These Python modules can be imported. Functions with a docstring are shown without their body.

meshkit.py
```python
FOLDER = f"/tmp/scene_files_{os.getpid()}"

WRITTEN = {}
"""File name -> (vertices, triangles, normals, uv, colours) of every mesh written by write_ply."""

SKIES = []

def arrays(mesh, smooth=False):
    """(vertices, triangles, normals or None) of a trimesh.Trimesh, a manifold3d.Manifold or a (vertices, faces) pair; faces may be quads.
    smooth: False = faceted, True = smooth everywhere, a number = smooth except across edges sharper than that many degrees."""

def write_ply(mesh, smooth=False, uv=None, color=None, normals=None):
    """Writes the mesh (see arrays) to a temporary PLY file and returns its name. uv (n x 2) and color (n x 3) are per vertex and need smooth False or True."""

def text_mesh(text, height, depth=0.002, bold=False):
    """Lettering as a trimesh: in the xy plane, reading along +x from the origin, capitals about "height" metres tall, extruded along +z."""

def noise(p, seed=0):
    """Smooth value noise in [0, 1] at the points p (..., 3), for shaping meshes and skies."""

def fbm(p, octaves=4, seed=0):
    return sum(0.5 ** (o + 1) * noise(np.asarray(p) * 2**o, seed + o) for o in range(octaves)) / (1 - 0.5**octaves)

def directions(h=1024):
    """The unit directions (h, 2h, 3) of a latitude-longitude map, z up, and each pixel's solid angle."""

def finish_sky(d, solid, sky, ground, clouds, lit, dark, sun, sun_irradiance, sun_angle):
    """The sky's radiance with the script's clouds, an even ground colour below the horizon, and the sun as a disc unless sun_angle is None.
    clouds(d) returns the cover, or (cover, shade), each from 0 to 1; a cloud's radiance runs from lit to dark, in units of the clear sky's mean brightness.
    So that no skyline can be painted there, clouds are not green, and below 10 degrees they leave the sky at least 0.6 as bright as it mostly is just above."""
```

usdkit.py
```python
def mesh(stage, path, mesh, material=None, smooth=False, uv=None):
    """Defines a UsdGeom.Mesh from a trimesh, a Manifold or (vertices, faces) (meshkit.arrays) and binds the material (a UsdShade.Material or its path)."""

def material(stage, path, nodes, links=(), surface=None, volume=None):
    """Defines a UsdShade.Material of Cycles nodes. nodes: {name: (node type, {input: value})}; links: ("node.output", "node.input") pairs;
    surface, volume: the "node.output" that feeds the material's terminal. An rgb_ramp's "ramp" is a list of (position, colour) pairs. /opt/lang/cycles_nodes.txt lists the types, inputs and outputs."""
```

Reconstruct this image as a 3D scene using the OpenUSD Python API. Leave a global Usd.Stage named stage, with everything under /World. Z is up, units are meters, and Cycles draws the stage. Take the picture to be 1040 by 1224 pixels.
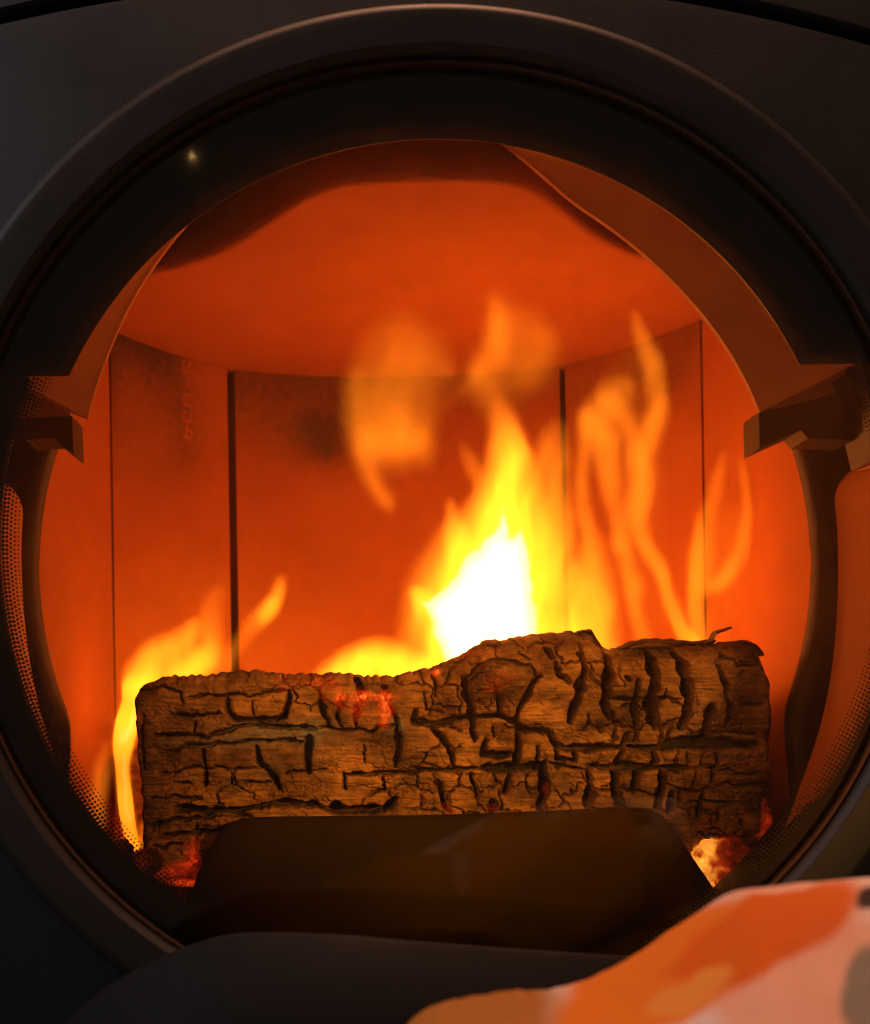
import math, random
import numpy as np, trimesh, usdkit, meshkit
from meshkit import noise, fbm
from shapely.geometry import Polygon, Point, box as sbox
from shapely import affinity
from scipy.interpolate import PchipInterpolator
from pxr import Usd, UsdGeom, UsdLux, UsdShade, Sdf, Gf, Vt

random.seed(7)
rng = np.random.default_rng(7)
stage = Usd.Stage.CreateInMemory()
UsdGeom.SetStageUpAxis(stage, UsdGeom.Tokens.z)
UsdGeom.SetStageMetersPerUnit(stage, 1.0)
UsdGeom.Xform.Define(stage, '/World')
UsdGeom.Scope.Define(stage, '/World/Looks')

# ------------------------------------------------------------------ camera
CX, CY, CZ = -0.0365, -0.5, 0.5267          # the camera; the stove window's centre is (0, 0, 0.6)
ROLL = 0.0157
VPX, VPY, F = 421.0, 860.0, 1442.0           # principal point and focal length in pixels of the 1040 x 1224 photograph
cam = UsdGeom.Camera.Define(stage, '/World/camera')
c_, s_ = math.cos(ROLL), math.sin(ROLL)
cam.AddTransformOp().Set(Gf.Matrix4d(c_, 0, -s_, 0, s_, 0, c_, 0, 0, -1, 0, 0, CX, CY, CZ, 1))
cam.CreateHorizontalApertureAttr(36.0)
cam.CreateVerticalApertureAttr(36.0 * 1224 / 1040)
cam.CreateFocalLengthAttr(F / 1040 * 36)
cam.CreateHorizontalApertureOffsetAttr((520 - VPX) * 36 / 1040)
cam.CreateVerticalApertureOffsetAttr((VPY - 612) * 36 / 1040)
cam.CreateClippingRangeAttr(Gf.Vec2f(0.01, 100))
cam.CreateFStopAttr(11.0)
cam.CreateFocusDistanceAttr(0.585)
cam.CreateExposureAttr(0.0)

# ------------------------------------------------------------------ lights of the dim room and added log fill
def look_at(prim, pos, target):
    z = np.array(pos, float) - np.array(target, float); z /= np.linalg.norm(z)
    x = np.cross([0, 0, 1.0], z); x /= np.linalg.norm(x)
    y = np.cross(z, x)
    prim.AddTransformOp().Set(Gf.Matrix4d(*x, 0, *y, 0, *z, 0, *pos, 1))

def rect_light(name, pos, target, w, h, radiance, color):
    l = UsdLux.RectLight.Define(stage, '/World/' + name)
    l.CreateWidthAttr(w); l.CreateHeightAttr(h); l.CreateIntensityAttr(radiance); l.CreateColorAttr(Gf.Vec3f(*color))
    look_at(l, pos, target)
    return l

rect_light('window_light', (-0.80, -0.35, 1.10), (-0.15, 0, 0.75), 0.35, 0.45, 3.0, (0.80, 0.93, 1.12))
rect_light('warm_ceiling_lamp', (0.05, -0.19, 1.9), (0.04, -0.17, 0.5), 0.5, 0.22, 33.0, (1.0, 0.44, 0.24))
for nm, pos, power in (('log_fill_right', (1.25, -2.0, 0.95), 4300.0), ('log_fill_left', (-1.02, -2.0, 0.98), 1500.0)):     # added spots out of view, brightening the log face through the door
    spot = UsdLux.SphereLight.Define(stage, '/World/' + nm)
    spot.CreateRadiusAttr(0.04); spot.CreateIntensityAttr(power); spot.CreateColorAttr(Gf.Vec3f(1.0, 0.41, 0.05))
    sh = UsdLux.ShapingAPI.Apply(spot.GetPrim()); sh.CreateShapingConeAngleAttr(3.15); sh.CreateShapingConeSoftnessAttr(0.7)
    look_at(spot, pos, (0.015, 0.08, 0.535))
# a small warm bulb standing in the room, mirrored as a speck in the door glass
bulb = UsdLux.SphereLight.Define(stage, '/World/small_bulb')
bulb.CreateRadiusAttr(0.0035); bulb.CreateIntensityAttr(14.0); bulb.CreateColorAttr(Gf.Vec3f(1, 0.55, 0.16))
bulb.AddTranslateOp().Set(Gf.Vec3d(-0.2500, -1.2, 1.326))
dome = UsdLux.DomeLight.Define(stage, '/World/room_air')
dm = usdkit.material(stage, '/World/Looks/room_dim', {'b': ('background_shader', {'color': (1.0, 0.75, 0.55), 'strength': 0.045})}, surface='b.background')
UsdShade.MaterialBindingAPI.Apply(dome.GetPrim()).Bind(dm)

# ------------------------------------------------------------------ helpers
sm = lambda x, a, b: np.clip((x - a) / (b - a), 0, 1) ** 2 * (3 - 2 * np.clip((x - a) / (b - a), 0, 1))
def P(px, py, y):
    """World point on the plane at depth y seen at the photograph's pixel (px, py). Arrays allowed."""
    dx, dy = np.asarray(px, float) - VPX, np.asarray(py, float) - VPY
    ux, uy = dx * c_ - dy * s_, dx * s_ + dy * c_
    d = (np.asarray(y, float) - CY) / F
    return np.stack(np.broadcast_arrays(CX + ux * d, np.asarray(y, float) + 0 * ux, CZ - uy * d), -1)

used = {}
def numbered(path):
    n = used.get(path, 0); used[path] = n + 1
    return path if n == 0 else f'{path}_{n:03d}'

def tag(o, label=None, cat=None, group=None, kind=None):
    o = o if isinstance(o, Usd.Prim) else o.GetPrim()
    for k, v in (('label', label), ('category', cat), ('group', group), ('kind', kind)):
        if v: o.SetCustomDataByKey(k, v)
    return o

def thing(name, label, cat, loc=(0, 0, 0), group=None):
    x = UsdGeom.Xform.Define(stage, numbered('/World/' + name)); x.AddTranslateOp().Set(Gf.Vec3d(*loc))
    return tag(x, label, cat, group)

def obj(name, m, mat, parent=None, smooth=False):
    """One mesh prim, points given in world space, under parent (a prim) or /World."""
    base = str(parent.GetPath()) if parent else '/World'
    if hasattr(m, 'to_mesh') or isinstance(m, (tuple, list)):
        v, f, _ = meshkit.arrays(m, False); m = trimesh.Trimesh(v, f, process=False)
    if parent:
        off = np.array(UsdGeom.Xformable(parent).ComputeLocalToWorldTransform(0).ExtractTranslation())
        m = m.copy(); m.apply_translation(-off)
    return usdkit.mesh(stage, numbered(base + '/' + name), m, mat, smooth).GetPrim()

def glow_split(name, m, mats, parent, vals, limit):
    """The mesh as plain faces and, where it glows, an ember part of its own; both keep the whole mesh's normals."""
    _, _, nrm = meshkit.arrays(m, True)
    hot = vals['ember'][m.faces].max(1) > limit
    out = []
    adj = trimesh.graph.face_adjacency(m.faces)
    idx = np.nonzero(hot)[0]
    comps = trimesh.graph.connected_components(adj[hot[adj].all(1)], nodes=idx, min_len=60)
    hot[:] = False
    todo = []
    for c in comps:
        k = np.zeros(len(m.faces), bool); k[c] = True; hot |= k; todo.append((k, mats[1], 'ember_patch'))
    for sel, mat, nm in [(~hot, mats[0], name)] + todo:
        f = m.faces[sel]
        use, inv = np.unique(f, return_inverse=True)
        v = m.vertices[use]
        base = str(parent.GetPath()) if parent else '/World'
        off = np.array(UsdGeom.Xformable(parent).ComputeLocalToWorldTransform(0).ExtractTranslation())
        g = usdkit.mesh(stage, numbered(base + '/' + nm), trimesh.Trimesh(v - off, inv.reshape(-1, 3), process=False), mat)
        g.CreateNormalsAttr(Vt.Vec3fArray.FromNumpy(nrm[use].astype(np.float32))); g.SetNormalsInterpolation('vertex')
        for k, a in vals.items(): primvar(g.GetPrim(), k, a[use])
        out.append(g.GetPrim())
    return out

def primvar(prim, name, values, color=False):
    t = Sdf.ValueTypeNames.Color3fArray if color else Sdf.ValueTypeNames.FloatArray
    pv = UsdGeom.PrimvarsAPI(prim).CreatePrimvar(name, t, 'vertex')
    a = np.ascontiguousarray(values, np.float32)
    pv.Set(Vt.Vec3fArray.FromNumpy(a) if color else Vt.FloatArray.FromNumpy(a))

def extr_xz(poly, y0, y1):
    """Polygon in (x, z) extruded from y0 to y1."""
    polys = getattr(poly, 'geoms', [poly])
    out = []
    for p in polys:
        m = trimesh.creation.extrude_polygon(p, y1 - y0, engine='earcut')
        v = m.vertices.copy()
        m = trimesh.Trimesh(np.stack([v[:, 0], y0 + v[:, 2], v[:, 1]], 1), m.faces[:, ::-1], process=False)
        out.append(m)
    return trimesh.util.concatenate(out)

def extr_xy(poly, z0, z1):
    m = trimesh.creation.extrude_polygon(poly, z1 - z0, engine='earcut')
    m.apply_translation((0, 0, z0))
    return m

def grid_faces(nu, nv, closed_u=False):
    iu = np.arange(nu if closed_u else nu - 1)[:, None]; iv = np.arange(nv - 1)[None, :]
    a = iu * nv + iv; b = ((iu + 1) % nu) * nv + iv
    return np.stack([a, b, b + 1, a + 1], -1).reshape(-1, 4)

def quads(v, f):
    f = np.asarray(f)
    return trimesh.Trimesh(v, np.vstack([f[:, [0, 1, 2]], f[:, [0, 2, 3]]]), process=False)

def lathe_y(profile, centre=(0, 0.6), n=256, a0=0.0, a1=2 * math.pi):
    """Profile of (r, y) points turned about the y axis through (cx, cz); closed profile loop. r may be a function of the angle."""
    full = abs(a1 - a0 - 2 * math.pi) < 1e-6
    ang = np.linspace(a0, a1, n, endpoint=not full)
    rows = []
    for a in ang:
        pr = np.array([[r(a) if callable(r) else r, y] for r, y in profile])
        rows.append(np.stack([centre[0] + pr[:, 0] * math.cos(a), pr[:, 1], centre[1] + pr[:, 0] * math.sin(a)], 1))
    k = len(profile); v = np.concatenate(rows)
    f = []
    for i in range(n if full else n - 1):
        j = (i + 1) % n
        for q in range(k):
            q2 = (q + 1) % k
            f.append((i * k + q, i * k + q2, j * k + q2, j * k + q))
    m = quads(v, f)
    if not full:
        caps = []
        for base in (0, (n - 1) * k):
            for q in range(1, k - 1):
                caps.append((base, base + q, base + q + 1))
        m = trimesh.Trimesh(m.vertices, np.vstack([m.faces, caps]), process=False)
    trimesh.repair.fix_normals(m)
    return m

def round_box(size, centre, r=0.002):
    import manifold3d as m3
    sx, sy, sz = (max(s / 2 - r, 1e-4) for s in size)
    sp = m3.Manifold.sphere(r, 12)
    pts = [sp.translate((x, y, z)) for x in (-sx, sx) for y in (-sy, sy) for z in (-sz, sz)]
    return m3.Manifold.batch_hull(pts).translate(tuple(float(c) for c in centre))

# ------------------------------------------------------------------ materials
L = '/World/Looks/'
def paint(name, base, rough, bump=0.15, scale=900, metal=0.0, var=0.25, spec=0.5):
    b2 = tuple(c * (1 - var) for c in base)
    return usdkit.material(stage, L + name, {
        'g': ('geometry', {}), 'n': ('noise_texture', {'scale': scale, 'detail': 3.0}),
        'n2': ('noise_texture', {'scale': 14.0, 'detail': 5.0, 'roughness': 0.6}),
        'r': ('rgb_ramp', {'ramp': [(0.3, b2), (0.7, base)]}),
        'rr': ('map_range', {'from_min': 0.3, 'from_max': 0.7, 'to_min': rough * 0.85, 'to_max': min(1, rough * 1.2)}),
        'b': ('bump', {'strength': bump, 'distance': 0.0006}),
        'p': ('principled_bsdf', {'metallic': metal, 'specular_ior_level': spec})},
        [('g.position', 'n.vector'), ('g.position', 'n2.vector'), ('n2.fac', 'r.fac'), ('n2.fac', 'rr.value'), ('n.fac', 'b.height'),
         ('r.color', 'p.base_color'), ('rr.result', 'p.roughness'), ('b.normal', 'p.normal')], surface='p.BSDF')

M = {}
M['body'] = paint('body_paint', (0.028, 0.028, 0.029), 0.50, bump=0.16, scale=1400)
M['ring'] = paint('ring_paint', (0.026, 0.023, 0.022), 0.48, bump=0.12, scale=1400)
M['steel'] = paint('sooty_steel', (0.030, 0.020, 0.014), 0.75, bump=0.5, scale=500, var=0.4)
M['lip'] = paint('rust_brown_lip', (0.44, 0.18, 0.045), 0.6, bump=0.4, scale=400, var=0.4)
M['lip_low'] = paint('scorched_lip', (0.60, 0.22, 0.045), 0.5, bump=0.3, scale=400, var=0.25)
M['retainer'] = paint('retainer_cast_iron', (0.024, 0.015, 0.005), 0.75, bump=0.06, scale=700, var=0.45, spec=0.08)
M['enamel'] = paint('black_enamel', (0.055, 0.035, 0.019), 0.06, bump=0.0, var=0.1)
M['tray'] = paint('tray_steel', (0.006, 0.0066, 0.0074), 0.62, bump=0.1, scale=1200, spec=0.22)
M['brown_steel'] = paint('heat_browned_steel', (0.055, 0.025, 0.009), 0.6, bump=0.3, scale=500, var=0.4)
M['gasket'] = paint('gasket_rope', (0.10, 0.042, 0.018), 0.9, bump=0.8, scale=300)

M['glass'] = usdkit.material(stage, L + 'door_glass', {
    'f': ('fresnel', {'IOR': 1.3}), 't': ('transparent_bsdf', {'color': (0.985, 0.975, 0.96)}),
    'g': ('glossy_bsdf', {'roughness': 0.02, 'color': (1, 1, 1)}), 'm': ('mix_closure', {}),
    'p': ('geometry', {}), 'n': ('noise_texture', {'scale': 16.0, 'detail': 4.0, 'roughness': 0.6, 'distortion': 1.2}),
    'r': ('rgb_ramp', {'ramp': [(0.3, (0.25, 0.17, 0.10)), (0.7, (0.72, 0.55, 0.38))]}),
    's': ('translucent_bsdf', {}), 'm2': ('mix_closure', {'fac': 0.028})},          # a thin film of soot and ash on the pane
    [('f.fac', 'm.fac'), ('t.BSDF', 'm.closure1'), ('g.BSDF', 'm.closure2'), ('p.position', 'n.vector'), ('n.fac', 'r.fac'), ('r.color', 's.color'),
     ('m.closure', 'm2.closure1'), ('s.BSDF', 'm2.closure2')], surface='m2.closure')

# vermiculite fire board: tan, grainy, with soot left where the flames do not reach and a painted reflection arc (an attribute of each board)
M['board'] = usdkit.material(stage, L + 'fire_board', {
    'g': ('geometry', {}), 'n': ('noise_texture', {'scale': 700.0, 'detail': 4.0}),
    'n2': ('noise_texture', {'scale': 22.0, 'detail': 5.0, 'roughness': 0.65}),
    'n3': ('noise_texture', {'scale': 260.0, 'detail': 3.0, 'roughness': 0.7}),
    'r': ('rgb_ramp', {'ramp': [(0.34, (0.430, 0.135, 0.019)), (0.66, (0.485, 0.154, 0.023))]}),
    'a': ('attribute', {'attribute': 'soot_reflection'}),
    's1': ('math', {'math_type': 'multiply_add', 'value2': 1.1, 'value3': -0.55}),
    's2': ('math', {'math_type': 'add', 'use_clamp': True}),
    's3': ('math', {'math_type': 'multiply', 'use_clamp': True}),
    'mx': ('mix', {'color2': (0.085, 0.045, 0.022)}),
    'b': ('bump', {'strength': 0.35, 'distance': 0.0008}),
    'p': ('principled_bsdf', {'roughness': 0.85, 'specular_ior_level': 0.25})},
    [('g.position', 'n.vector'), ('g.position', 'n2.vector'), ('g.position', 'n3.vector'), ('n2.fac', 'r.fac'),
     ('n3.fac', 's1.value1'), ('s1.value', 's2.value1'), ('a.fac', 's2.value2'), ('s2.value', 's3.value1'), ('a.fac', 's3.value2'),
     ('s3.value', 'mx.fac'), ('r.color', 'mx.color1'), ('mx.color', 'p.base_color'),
     ('n.fac', 'b.height'), ('b.normal', 'p.normal')], surface='p.BSDF')

# charred wood: brown to black, ash and ember attributes; embers give off light
def char_wood(name, ember_gain, grain=290.0):
    hot = [('er.color', 'p.emission_color'), ('e3.value', 'p.emission_strength')] if ember_gain else []
    return usdkit.material(stage, L + name, {
        'g': ('geometry', {}), 'mp': ('mapping', {'scale': (0.12, 1.0, 1.0)}),
        'n': ('noise_texture', {'scale': 420.0, 'detail': 5.0, 'roughness': 0.65}),
        'n2': ('noise_texture', {'scale': 45.0, 'detail': 5.0, 'roughness': 0.6}),
        'r': ('rgb_ramp', {'ramp': [(0.28, (0.10, 0.048, 0.018)), (0.5, (0.32, 0.155, 0.055)), (0.75, (0.48, 0.25, 0.10))]}),
        'r2': ('rgb_ramp', {'ramp': [(0.34, (0.26, 0.22, 0.19)), (0.60, (1, 1, 1))]}),
        'mu': ('mix', {'mix_type': 'multiply', 'fac': 1.0}),
        'ch': ('attribute', {'attribute': 'char_and_shade'}), 'mc': ('mix', {'color2': (0.014, 0.010, 0.008)}),
        'as': ('attribute', {'attribute': 'ash'}), 'ma': ('mix', {'color2': (0.16, 0.19, 0.26)}),
        'em': ('attribute', {'attribute': 'ember'}),
        'n3': ('noise_texture', {'scale': grain, 'detail': 3.0, 'roughness': 0.6}),
        'r3': ('map_range', {'from_min': 0.42, 'from_max': 0.68, 'to_min': 0.28, 'to_max': 1.25, 'clamp': True}),
        'e2': ('math', {'math_type': 'multiply'}), 'e3': ('math', {'math_type': 'multiply', 'value2': ember_gain}),
        'er': ('rgb_ramp', {'ramp': [(0.0, (1.0, 0.03, 0.004)), (0.5, (1.0, 0.09, 0.006)), (1.0, (1.0, 0.30, 0.03))]}),
        'b': ('bump', {'strength': 0.4, 'distance': 0.0010}),
        'p': ('principled_bsdf', {'roughness': 0.8, 'specular_ior_level': 0.3})},
        [('g.position', 'mp.vector'), ('mp.vector', 'n.vector'), ('g.position', 'n2.vector'), ('g.position', 'n3.vector'),
         ('n.fac', 'r.fac'), ('n2.fac', 'r2.fac'), ('r.color', 'mu.color1'), ('r2.color', 'mu.color2'),
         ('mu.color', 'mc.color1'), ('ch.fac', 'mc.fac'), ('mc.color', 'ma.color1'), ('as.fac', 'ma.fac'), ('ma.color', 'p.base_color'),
         ('n3.fac', 'r3.value'), ('r3.result', 'e2.value1'), ('em.fac', 'e2.value2'), ('e2.value', 'e3.value1'), ('e2.value', 'er.fac'),
         ('n.fac', 'b.height'), ('b.normal', 'p.normal')] + hot, surface='p.BSDF')
M['wood'] = char_wood('charred_wood', 2.2)
M['ember_bed'] = char_wood('ember_bed_look', 0.8, 110.0)
M['wood_cold'] = char_wood('charred_wood_cold', 0)

FLAME_T = 0.010     # metres of flame that give a radiance of 1
M['flame'] = usdkit.material(stage, L + 'flame_gas', {'e': ('emission', {'color': (1.0, 0.235, 0.008), 'strength': 1.0 / FLAME_T})}, volume='e.emission')
M['hot_gas'] = usdkit.material(stage, L + 'yellow_white_gas', {'e': ('emission', {'color': (1.0, 0.50, 0.24), 'strength': 150.0})}, volume='e.emission')
M['core'] = usdkit.material(stage, L + 'white_hot_gas', {'e': ('emission', {'color': (1.0, 0.17, 0.035), 'strength': 3.7}), 't': ('transparent_bsdf', {'color': (1, 1, 1)}), 'a': ('add_closure', {})}, [('e.emission', 'a.closure1'), ('t.BSDF', 'a.closure2')], surface='a.closure')

# cloth
M['cloth'] = usdkit.material(stage, L + 'printed_cloth', {
    'a': ('attribute', {'attribute': 'print'}), 'g': ('geometry', {}),
    'n': ('noise_texture', {'scale': 1500.0, 'detail': 3.0}), 'b': ('bump', {'strength': 0.5, 'distance': 0.0008}),
    'p': ('principled_bsdf', {'roughness': 0.95, 'specular_ior_level': 0.1, 'sheen_weight': 0.15})},
    [('a.color', 'p.base_color'), ('g.position', 'n.vector'), ('n.fac', 'b.height'), ('b.normal', 'p.normal')], surface='p.BSDF')

# ================================================================== the stove
ZC = 0.6
stove = thing('wood_stove', 'black wood-burning stove with a round glass door and orange firebox', 'stove', (0, 0, 0.36))

# front of the body: convex sheet with the round opening and a groove under the rounded top
def body_y(x, z): return 0.005 + 0.22 * x ** 2
def groove_circle():
    out = []
    for px, py in ((0, 19), (490, -36), (1040, 44)):
        y = 0.01
        for _ in range(20):
            p = P(px, py, y); y = float(body_y(p[0], p[2]))
        out.append((p[0], p[2]))
    (ax, az), (bx, bz), (cx, cz) = out
    A = np.array([[bx - ax, bz - az], [cx - ax, cz - az]]); B = 0.5 * np.array([bx ** 2 - ax ** 2 + bz ** 2 - az ** 2, cx ** 2 - ax ** 2 + cz ** 2 - az ** 2])
    x0, z0 = np.linalg.solve(A, B)
    return x0, z0, math.hypot(ax - x0, az - z0)
def body_front():
    from scipy.spatial import Delaunay
    gx, gz, gr = groove_circle()
    a = np.linspace(0, 2 * math.pi, 360, endpoint=False)
    pts = []
    for r in np.concatenate([[0.1985, 0.2, 0.204], np.geomspace(0.209, 0.62, 34)]):
        pts.append(np.stack([r * np.cos(a), ZC + r * np.sin(a)], 1))
    pts = np.concatenate(pts)
    d = np.hypot(pts[:, 0] - gx, pts[:, 1] - gz) - gr
    pts = pts[(np.abs(d) > 0.011) | (np.hypot(pts[:, 0], pts[:, 1] - ZC) < 0.206)]
    ga = np.arange(math.radians(40), math.radians(140), 0.0025)
    lines = [-0.010, -0.006, -0.0036, -0.0026, -0.0020, -0.0014, 0.0014, 0.0020, 0.0026, 0.0036, 0.006, 0.010]
    extra = np.concatenate([np.stack([gx + (gr + o) * np.cos(ga), gz + (gr + o) * np.sin(ga)], 1) for o in lines])
    rr = np.hypot(extra[:, 0], extra[:, 1] - ZC)
    pts = np.concatenate([pts, extra[(rr > 0.207) & (rr < 0.62)]])
    tri = Delaunay(pts).simplices
    c = pts[tri].mean(1); rc = np.hypot(c[:, 0], c[:, 1] - ZC)
    tri = tri[rc > 0.1984]
    X, Z = pts[:, 0], pts[:, 1]
    d = np.hypot(X - gx, Z - gz) - gr
    Y = body_y(X, Z) + np.interp(np.abs(d), [0, 0.0015, 0.0027, 0.0037], [0.012, 0.012, 0.0010, 0.0])
    Y[:360] += 0.02
    m = trimesh.Trimesh(np.stack([X, Y, Z], 1), tri, process=False)
    if m.face_normals[:, 1].mean() > 0: m.invert()
    back = m.copy(); back.apply_translation((0, 0.022, 0)); back.invert()
    return trimesh.util.concatenate([m, back])
bf = body_front()
obj('front_panel', bf, M['body'], stove, 40)

# door: ring, glass, enamel print
door = UsdGeom.Xform.Define(stage, str(stove.GetPath()) + '/door').GetPrim()
prof = [(0.2003, 0.020), (0.2003, -0.0035)]
for t in np.linspace(0, 1, 6): prof.append((0.2003 + 0.0028 * t, -0.0035 - 0.0030 * math.sin(t * math.pi / 2)))
for t in np.linspace(0, 1, 5)[1:]: prof.append((0.2031 + 0.0125 * t, -0.0065 - 0.0012 * t))
for t in np.linspace(0, 1, 8)[1:]: prof.append((0.2156 + 0.0050 * math.sin(t * math.pi / 2), -0.0077 + 0.0050 * (1 - math.cos(t * math.pi / 2))))
prof += [(0.2206, 0.030)]
obj('door_ring', lathe_y(prof, n=360), M['ring'], door, 40)
obj('gasket', lathe_y([(0.1990 + 0.0016 * math.cos(t), 0.0012 + 0.0016 * math.sin(t)) for t in np.linspace(0, 2 * math.pi, 10, endpoint=False)], n=300), M['gasket'], door, True)
circ = lambda r: Point(0, ZC).buffer(r, 128)
DX = 0.0058
obj('glass_pane', extr_xz(circ(0.1995), 0.000, 0.004), M['glass'], door)
ZN = 0.6722
upper = circ(0.1994).difference(circ(0.1688)).intersection(sbox(-1, ZN, 1, 2))
obj('enamel_band', extr_xz(upper, 0.0043, 0.0047), M['enamel'], door)
lower = circ(0.1994).difference(affinity.translate(circ(0.1893), DX, 0)).intersection(sbox(-1, 0, 1, ZN - 0.0002))
obj('enamel_border', extr_xz(lower, 0.0043, 0.0047), M['enamel'], door)
def dots():
    pitch, vs, fs, n = 0.00178, [], [], 0
    hexa = np.linspace(0, 2 * math.pi, 8, endpoint=False)
    k = 0
    r = 0.1808
    while r < 0.1898:
        t = (r - 0.1808) / 0.0090
        rad = pitch * (0.22 + 0.36 * t)
        cnt = int(2 * math.pi * r / pitch)
        for a in (np.arange(cnt) + 0.5 * (k % 2)) / cnt * 2 * math.pi:
            x, z = r * math.cos(a) + DX, ZC + r * math.sin(a)
            if z > ZN - 0.0005 or z < 0.40 or math.hypot(x, z - ZC) > 0.1985: continue
            vs.append(np.stack([x + rad * np.cos(hexa), np.full(8, 0.0046), z + rad * np.sin(hexa)], 1))
            fs.append([(n, n + q, n + q + 1) for q in range(1, 7)]); n += 8
        r += pitch * 0.9; k += 1
    return trimesh.Trimesh(np.concatenate(vs), np.concatenate(fs), process=False)
tag(obj('enamel_dot', dots(), M['enamel'], door), kind='stuff')

# inner lip behind the glass: upper arch and scorched lower lip
fr_u = PchipInterpolator(np.radians([0, 10, 20, 32, 45, 65, 90, 115, 135, 148, 160, 170, 180]), [0.150, 0.157, 0.160, 0.1615, 0.1630, 0.1690, 0.197, 0.190, 0.178, 0.170, 0.164, 0.157, 0.150])
fr_l = PchipInterpolator(np.radians([-190, -180, -150, -135, -90, -45, -30, 0, 10]), [0.1835, 0.183, 0.192, 0.202, 0.206, 0.203, 0.1925, 0.1815, 0.1815])
ru = lambda a: float(fr_u(a)); rl = lambda a: float(fr_l(a))
n_a0, n_a1 = math.radians(22.5), math.radians(157.5)
obj('opening_arch', lathe_y([(lambda a: 0.2000, 0.0075), (lambda a: ru(a) + 0.002, 0.0385), (ru, 0.040), (ru, 0.043), (lambda a: 0.206, 0.043), (lambda a: 0.206, 0.0075)], n=160, a0=n_a0, a1=n_a1), M['lip'], stove, 40)
def rl_end(a):
    e = math.radians(11)
    t = max((a - (e - 0.085)) / 0.085, ((-math.pi - e + 0.085) - a) / 0.085)
    t = min(max(t, 0), 1)
    return rl(a) + (0.2 - rl(a)) * (1 - math.sqrt(max(0, 1 - t * t)))
obj('opening_lip', lathe_y([(lambda a: 0.2012, 0.0075), (lambda a: rl_end(a) + 0.002, 0.037), (rl_end, 0.0385), (lambda a: rl_end(a) + 0.0012, 0.041), (lambda a: 0.208, 0.041), (lambda a: 0.208, 0.0075)], n=220, a0=-math.pi - math.radians(11), a1=math.radians(11)), M['lip_low'], stove, 40)
# dark clips at both ends of the arch
def clip(poly_px, y0, y1):
    pts = [P(x, y, y0) for x, y in poly_px]
    return extr_xz(Polygon([(p[0], p[2]) for p in pts]), y0, y1)
obj('arch_clip', clip([(14, 500), (86, 497), (88, 543), (64, 524), (30, 526)], 0.0445, 0.066), M['brown_steel'], stove)
obj('arch_clip', clip([(907, 492), (1014, 470), (1020, 526), (966, 524), (957, 514), (908, 536)], 0.0445, 0.066), M['brown_steel'], stove)
obj('arch_bracket', clip([(10, 446), (82, 446), (84, 499), (14, 501)], 0.0445, 0.050), M['lip'], stove)
obj('arch_bracket', clip([(905, 440), (985, 437), (1000, 470), (910, 494)], 0.0445, 0.050), M['lip'], stove)
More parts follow.
